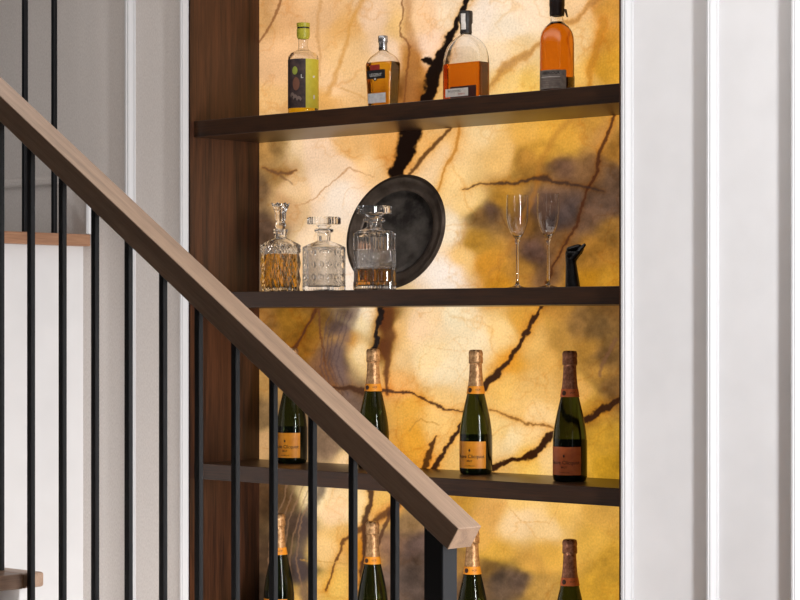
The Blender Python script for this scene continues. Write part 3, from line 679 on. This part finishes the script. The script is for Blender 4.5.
def flute(px, y, label):
    t = thing('champagne_flute', (xat(px, y), y, SH[1][0]), label, 'glass', 'champagne flutes on the second shelf')
    pr = [(.0003, .0025), (.020, .0008), (.0285, 0), (.0290, .0012), (.020, .0032), (.008, .0065), (.0042, .012), (.0030, .025), (.0028, .06), (.0030, .095), (.0044, .107), (.0062, .1105), (.0062, .1125), (.0045, .115), (.0100, .122), (.0165, .132), (.0220, .147), (.0252, .165), (.0262, .182), (.0258, .200), (.0246, .2185)]
    pr = pr[:4] + smooth_prof(pr[4:], 4)
    ins = [(.0240, .2185), (.0250, .200), (.0254, .182), (.0244, .165), (.0212, .147), (.0157, .132), (.0090, .1235), (.0003, .120)]
    add_obj('glass_body', lathe(pr + smooth_prof(ins, 3), 48), M['glass'], t, smooth=True, auto=60)
    return t
flute(517.3, .10, 'clear champagne flute standing nearer the plate')
flute(548.2, .10, 'clear champagne flute standing beside the black carved fist')

def capsule(bm, a, b, ra, rb, n=16):
    a = Vector(a); b = Vector(b); d = (b - a).normalized(); q = d.to_track_quat('Z', 'Y'); L_ = (b - a).length
    prof = [(ra * math.sin(s), -ra * math.cos(s)) for s in [R(x) for x in (4, 25, 50, 75)]] + [(ra, 0), (rb, L_)] + [(rb * math.cos(s), L_ + rb * math.sin(s)) for s in [R(x) for x in (20, 45, 70, 86)]]
    rings = []
    for r_, z_ in prof: rings.append([bm.verts.new(a + q @ Vector((r_ * math.cos(2 * PI * j / n), r_ * math.sin(2 * PI * j / n), z_))) for j in range(n)])
    for i in range(len(rings) - 1):
        for j in range(n): bm.faces.new((rings[i][j], rings[i][(j + 1) % n], rings[i + 1][(j + 1) % n], rings[i + 1][j]))
    bm.faces.new(rings[0][::-1]); bm.faces.new(rings[-1])
bm = bmesh.new()
capsule(bm, (.002, -.004, .074), (.004, .004, .084), .0135, .0120)
capsule(bm, (.004, 0, .068), (.018, 0, .089), .0085, .0085)
capsule(bm, (-.006, 0, .086), (.012, 0, .092), .0085, .0080)
capsule(bm, (.001, 0, -.004), (-.003, 0, .056), .0178, .0122)
capsule(bm, (-.003, 0, .052), (-.003, 0, .074), .0122, .0135)
capsule(bm, (-.005, -.006, .078), (-.004, .008, .080), .0115, .0110)
capsule(bm, (-.003, 0, .066), (.006, 0, .084), .0100, .0110)
for i, (yy, ext) in enumerate([(-.0125, .002), (-.0045, .0045), (.0045, .0035), (.0125, 0)]):      # four curled fingers
    capsule(bm, (-.008, yy, .088), (.012 + ext, yy, .0945), .0056, .0052)
    capsule(bm, (.012 + ext, yy, .0945), (.0135 + ext, yy, .081), .0050, .0044)
    capsule(bm, (.0135 + ext, yy, .081), (.003, yy, .079), .0050, .0048)
capsule(bm, (.001, -.012, .068), (.0140, -.0165, .082), .0062, .0052)                               # thumb
capsule(bm, (.0140, -.0165, .082), (.0270, -.0120, .0975), .0056, .0040)
me = bpy.data.meshes.new('fist'); bm.to_mesh(me); bm.free()
tmp = bpy.data.objects.new('tmp', me); C.objects.link(tmp)
for v in me.vertices:
    v.co.z = max(v.co.z, 0)
md = tmp.modifiers.new('r', 'REMESH'); md.mode = 'VOXEL'; md.voxel_size = .0009
bpy.context.view_layer.update()
me2 = bpy.data.meshes.new_from_object(tmp.evaluated_get(bpy.context.evaluated_depsgraph_get())); bpy.data.objects.remove(tmp)
zm = min(v.co.z for v in me2.vertices)
for v in me2.vertices: v.co.z -= zm
fist = add_obj('carved_fist', me2, M['carving'], None, (xat(572.4, .11), .11, SH[1][0]), (0, 0, R(38)), True)
tag(fist, 'small black carved raised fist ornament at the right end of the second shelf', 'sculpture')

# ------------------------------------------------------------------ handrail, newel, balusters
RY0, RY1 = -1.17, -1.11; BY = -1.14
xa, za = xat(0, RY0), zat(0, 95.7, RY0)
xb, zb_ = xat(458.6, RY0), zat(458.6, 528.6, RY0)
slope = (zb_ - za) / (xb - xa); ang = math.atan(slope)
TR = .0435
L0 = 3.0
t = box('handrail', -L0, 0, 0, RY1 - RY0, -TR, 0, M['rail'], None, .0016, (xb, RY0, zb_), (0, -ang, 0))
tag(t, 'pale oak square-edged handrail sloping down across the frame', 'handrail')
def rail_bottom(x): return zb_ + slope * (x - xb) - TR / math.cos(ang)
RUN = .291; RISE = .193; NX0 = -3.497; NZ0 = 1.008
# newel
nx0, nx1 = xat(423.6, -1.161), xat(442.4, -1.161)
def tread_top(x):
    n = math.ceil((x - NX0) / RUN); n = max(n, -3)
    return max(NZ0 - RISE * n, ZF), n
nt = tread_top((nx0 + nx1) / 2)[0]
def slanted_post(name, x0, x1, y0, y1, z0, m, bev, loc):
    me = box_mesh(x0, x1, y0, y1, 0, 1, 0)
    for v in me.vertices:
        v.co.z = 0 if v.co.z < .5 else rail_bottom(loc[0] + v.co.x) - loc[2] - .0003
    bm = bmesh.new(); bm.from_mesh(me); bmesh.ops.bevel(bm, geom=[e for e in bm.edges if abs((e.verts[0].co - e.verts[1].co).z) > .2], offset=bev, segments=2, affect='EDGES'); bm.to_mesh(me); bm.free()
    return add_obj(name, me, m, None, loc)
w = (nx1 - nx0) / 2
o = slanted_post('newel_post', -w, w, -.0205, .0175, nt, M['black'], .0012, ((nx0 + nx1) / 2, BY, nt))
tag(o, 'thick black square newel post under the lower end of the handrail', 'newel post')
XB0 = -3.4915 + .0061; DB = .0970
ordn = ['next to the newel post', 'second from the newel post', 'third from the newel post', 'fourth from the newel post', 'fifth from the newel post', 'sixth from the newel post', 'seventh from the newel post', 'eighth from the newel post', 'ninth from the newel post', 'tenth from the newel post', 'eleventh from the newel post', 'at the left edge of the photo']
for k in range(-1, 11):
    x = XB0 + DB * k
    z0 = tread_top(x)[0]
    o = slanted_post('baluster', -.0060, .0060, -.0060, .0060, z0, M['black'], .0008, (x, BY, z0))
    tag(o, 'slim black square baluster under the handrail, ' + ordn[10 - k], 'baluster', 'black balusters under the handrail')

# staircase on the near side of the railing
t = thing('staircase', (NX0, -1.6, ZF), 'oak-treaded staircase with white risers below the handrail', 'staircase')
def sp(name, x0, x1, y0, y1, z0, z1, m, bev=0., par=None):
    return box(name, x0 - NX0, x1 - NX0, y0 + 1.6, y1 + 1.6, z0 - ZF, z1 - ZF, m, par or t, bev)
NL = -1.149; TH_T = .030
for n in range(-2, 5):
    zt = NZ0 - RISE * n
    if zt < ZF + .05: continue
    xn = NX0 + RUN * n
    xl_ = xn - RUN - (.028 if n > -2 else 0)
    tr = sp('tread', xl_, xn, -2.05, NL, zt - TH_T, zt, M['tread'], .003)
    rn = box('return_nosing', 0, xn - xl_, 0, .052, 0, TH_T, M['tread_end'], tr, .005, (xl_ - NX0, NL + 1.6, zt - TH_T - ZF))
    rn['label'] = 'paler oak return strip with rounded corner'
    if n > -2: sp('riser', xn - .050, xn - .030, -2.05, -1.125, max(zt - RISE, ZF), zt - TH_T, M['white'])
# landing at the top, with its fascia wall and guard balusters
XLf = xat(83.2, WY)
struct(box('wall_landing', XLW, XLf, -2.05, WY, ZF, 1.719, M['white']))
XLc = xat(90.6, WY)
o = box('stair_nosing', -.12, 0, -2.0, 0, 0, .032, M['cap'], None, .002, (XLc, WY - .0005, 1.719))
tag(o, 'oak nosing cap along the top edge of the white landing wall', 'stair nosing')
for px, lb in ((24.9, 'black landing baluster on the oak cap, nearer the left edge'), (54.2, 'black landing baluster on the oak cap, nearer the niche')):
    xx = XLc - .030
    al = TH - math.atan((px - 400) / F); D_ = -xx / math.tan(al)
    o = box('landing_baluster', -.006, .006, -.006, .006, 0, .94, M['black'], None, .0008, (xx, CY + D_, 1.751))
    tag(o, lb, 'baluster', 'balusters on the landing edge')
o = box('landing_handrail', -.03, .03, -.5, .02, 0, .044, M['rail'], None, .002, (XLc - .030, -.045, 1.751 + .94))
tag(o, 'oak handrail on top of the landing balusters, above the frame', 'handrail')

# ------------------------------------------------------------------ lights
def area(name, loc, target, sx, sy, power, colr, spread=180):
    l = bpy.data.lights.new(name, 'AREA'); l.shape = 'RECTANGLE'; l.size = sx; l.size_y = sy; l.energy = power; l.color = colr; l.spread = R(spread)
    o = bpy.data.objects.new(name, l); C.objects.link(o); o.location = loc
    d = Vector(target) - Vector(loc); o.rotation_euler = d.to_track_quat('-Z', 'Y').to_euler()
    return o
area('window_light', (-.45, -.93, 1.35), (-4., -.3, 1.35), .22, 2.1, 84, (.985, .985, 1.0))
area('ceiling_light', (-3.1, -.75, 2.72), (-3.1, -.75, 0), 3.6, .9, 11.5, (1.0, .95, .91))
area('hall_light', (.3, -2.2, 1.6), (-3.6, 0, 1.3), .5, 1.2, 1.5, (1.0, .97, .94))
area('added_low_fill', (-3.2, -.85, .2), (-4.9, -.05, .75), .9, .3, 19, (1.0, .98, .96))  # added fill without a fixture, lifts the lower left wall
wd = bpy.data.worlds.new('world'); scn.world = wd; wd.use_nodes = True
wd.node_tree.nodes['Background'].inputs[0].default_value = (.9, .88, .86, 1)
wd.node_tree.nodes['Background'].inputs[1].default_value = .04
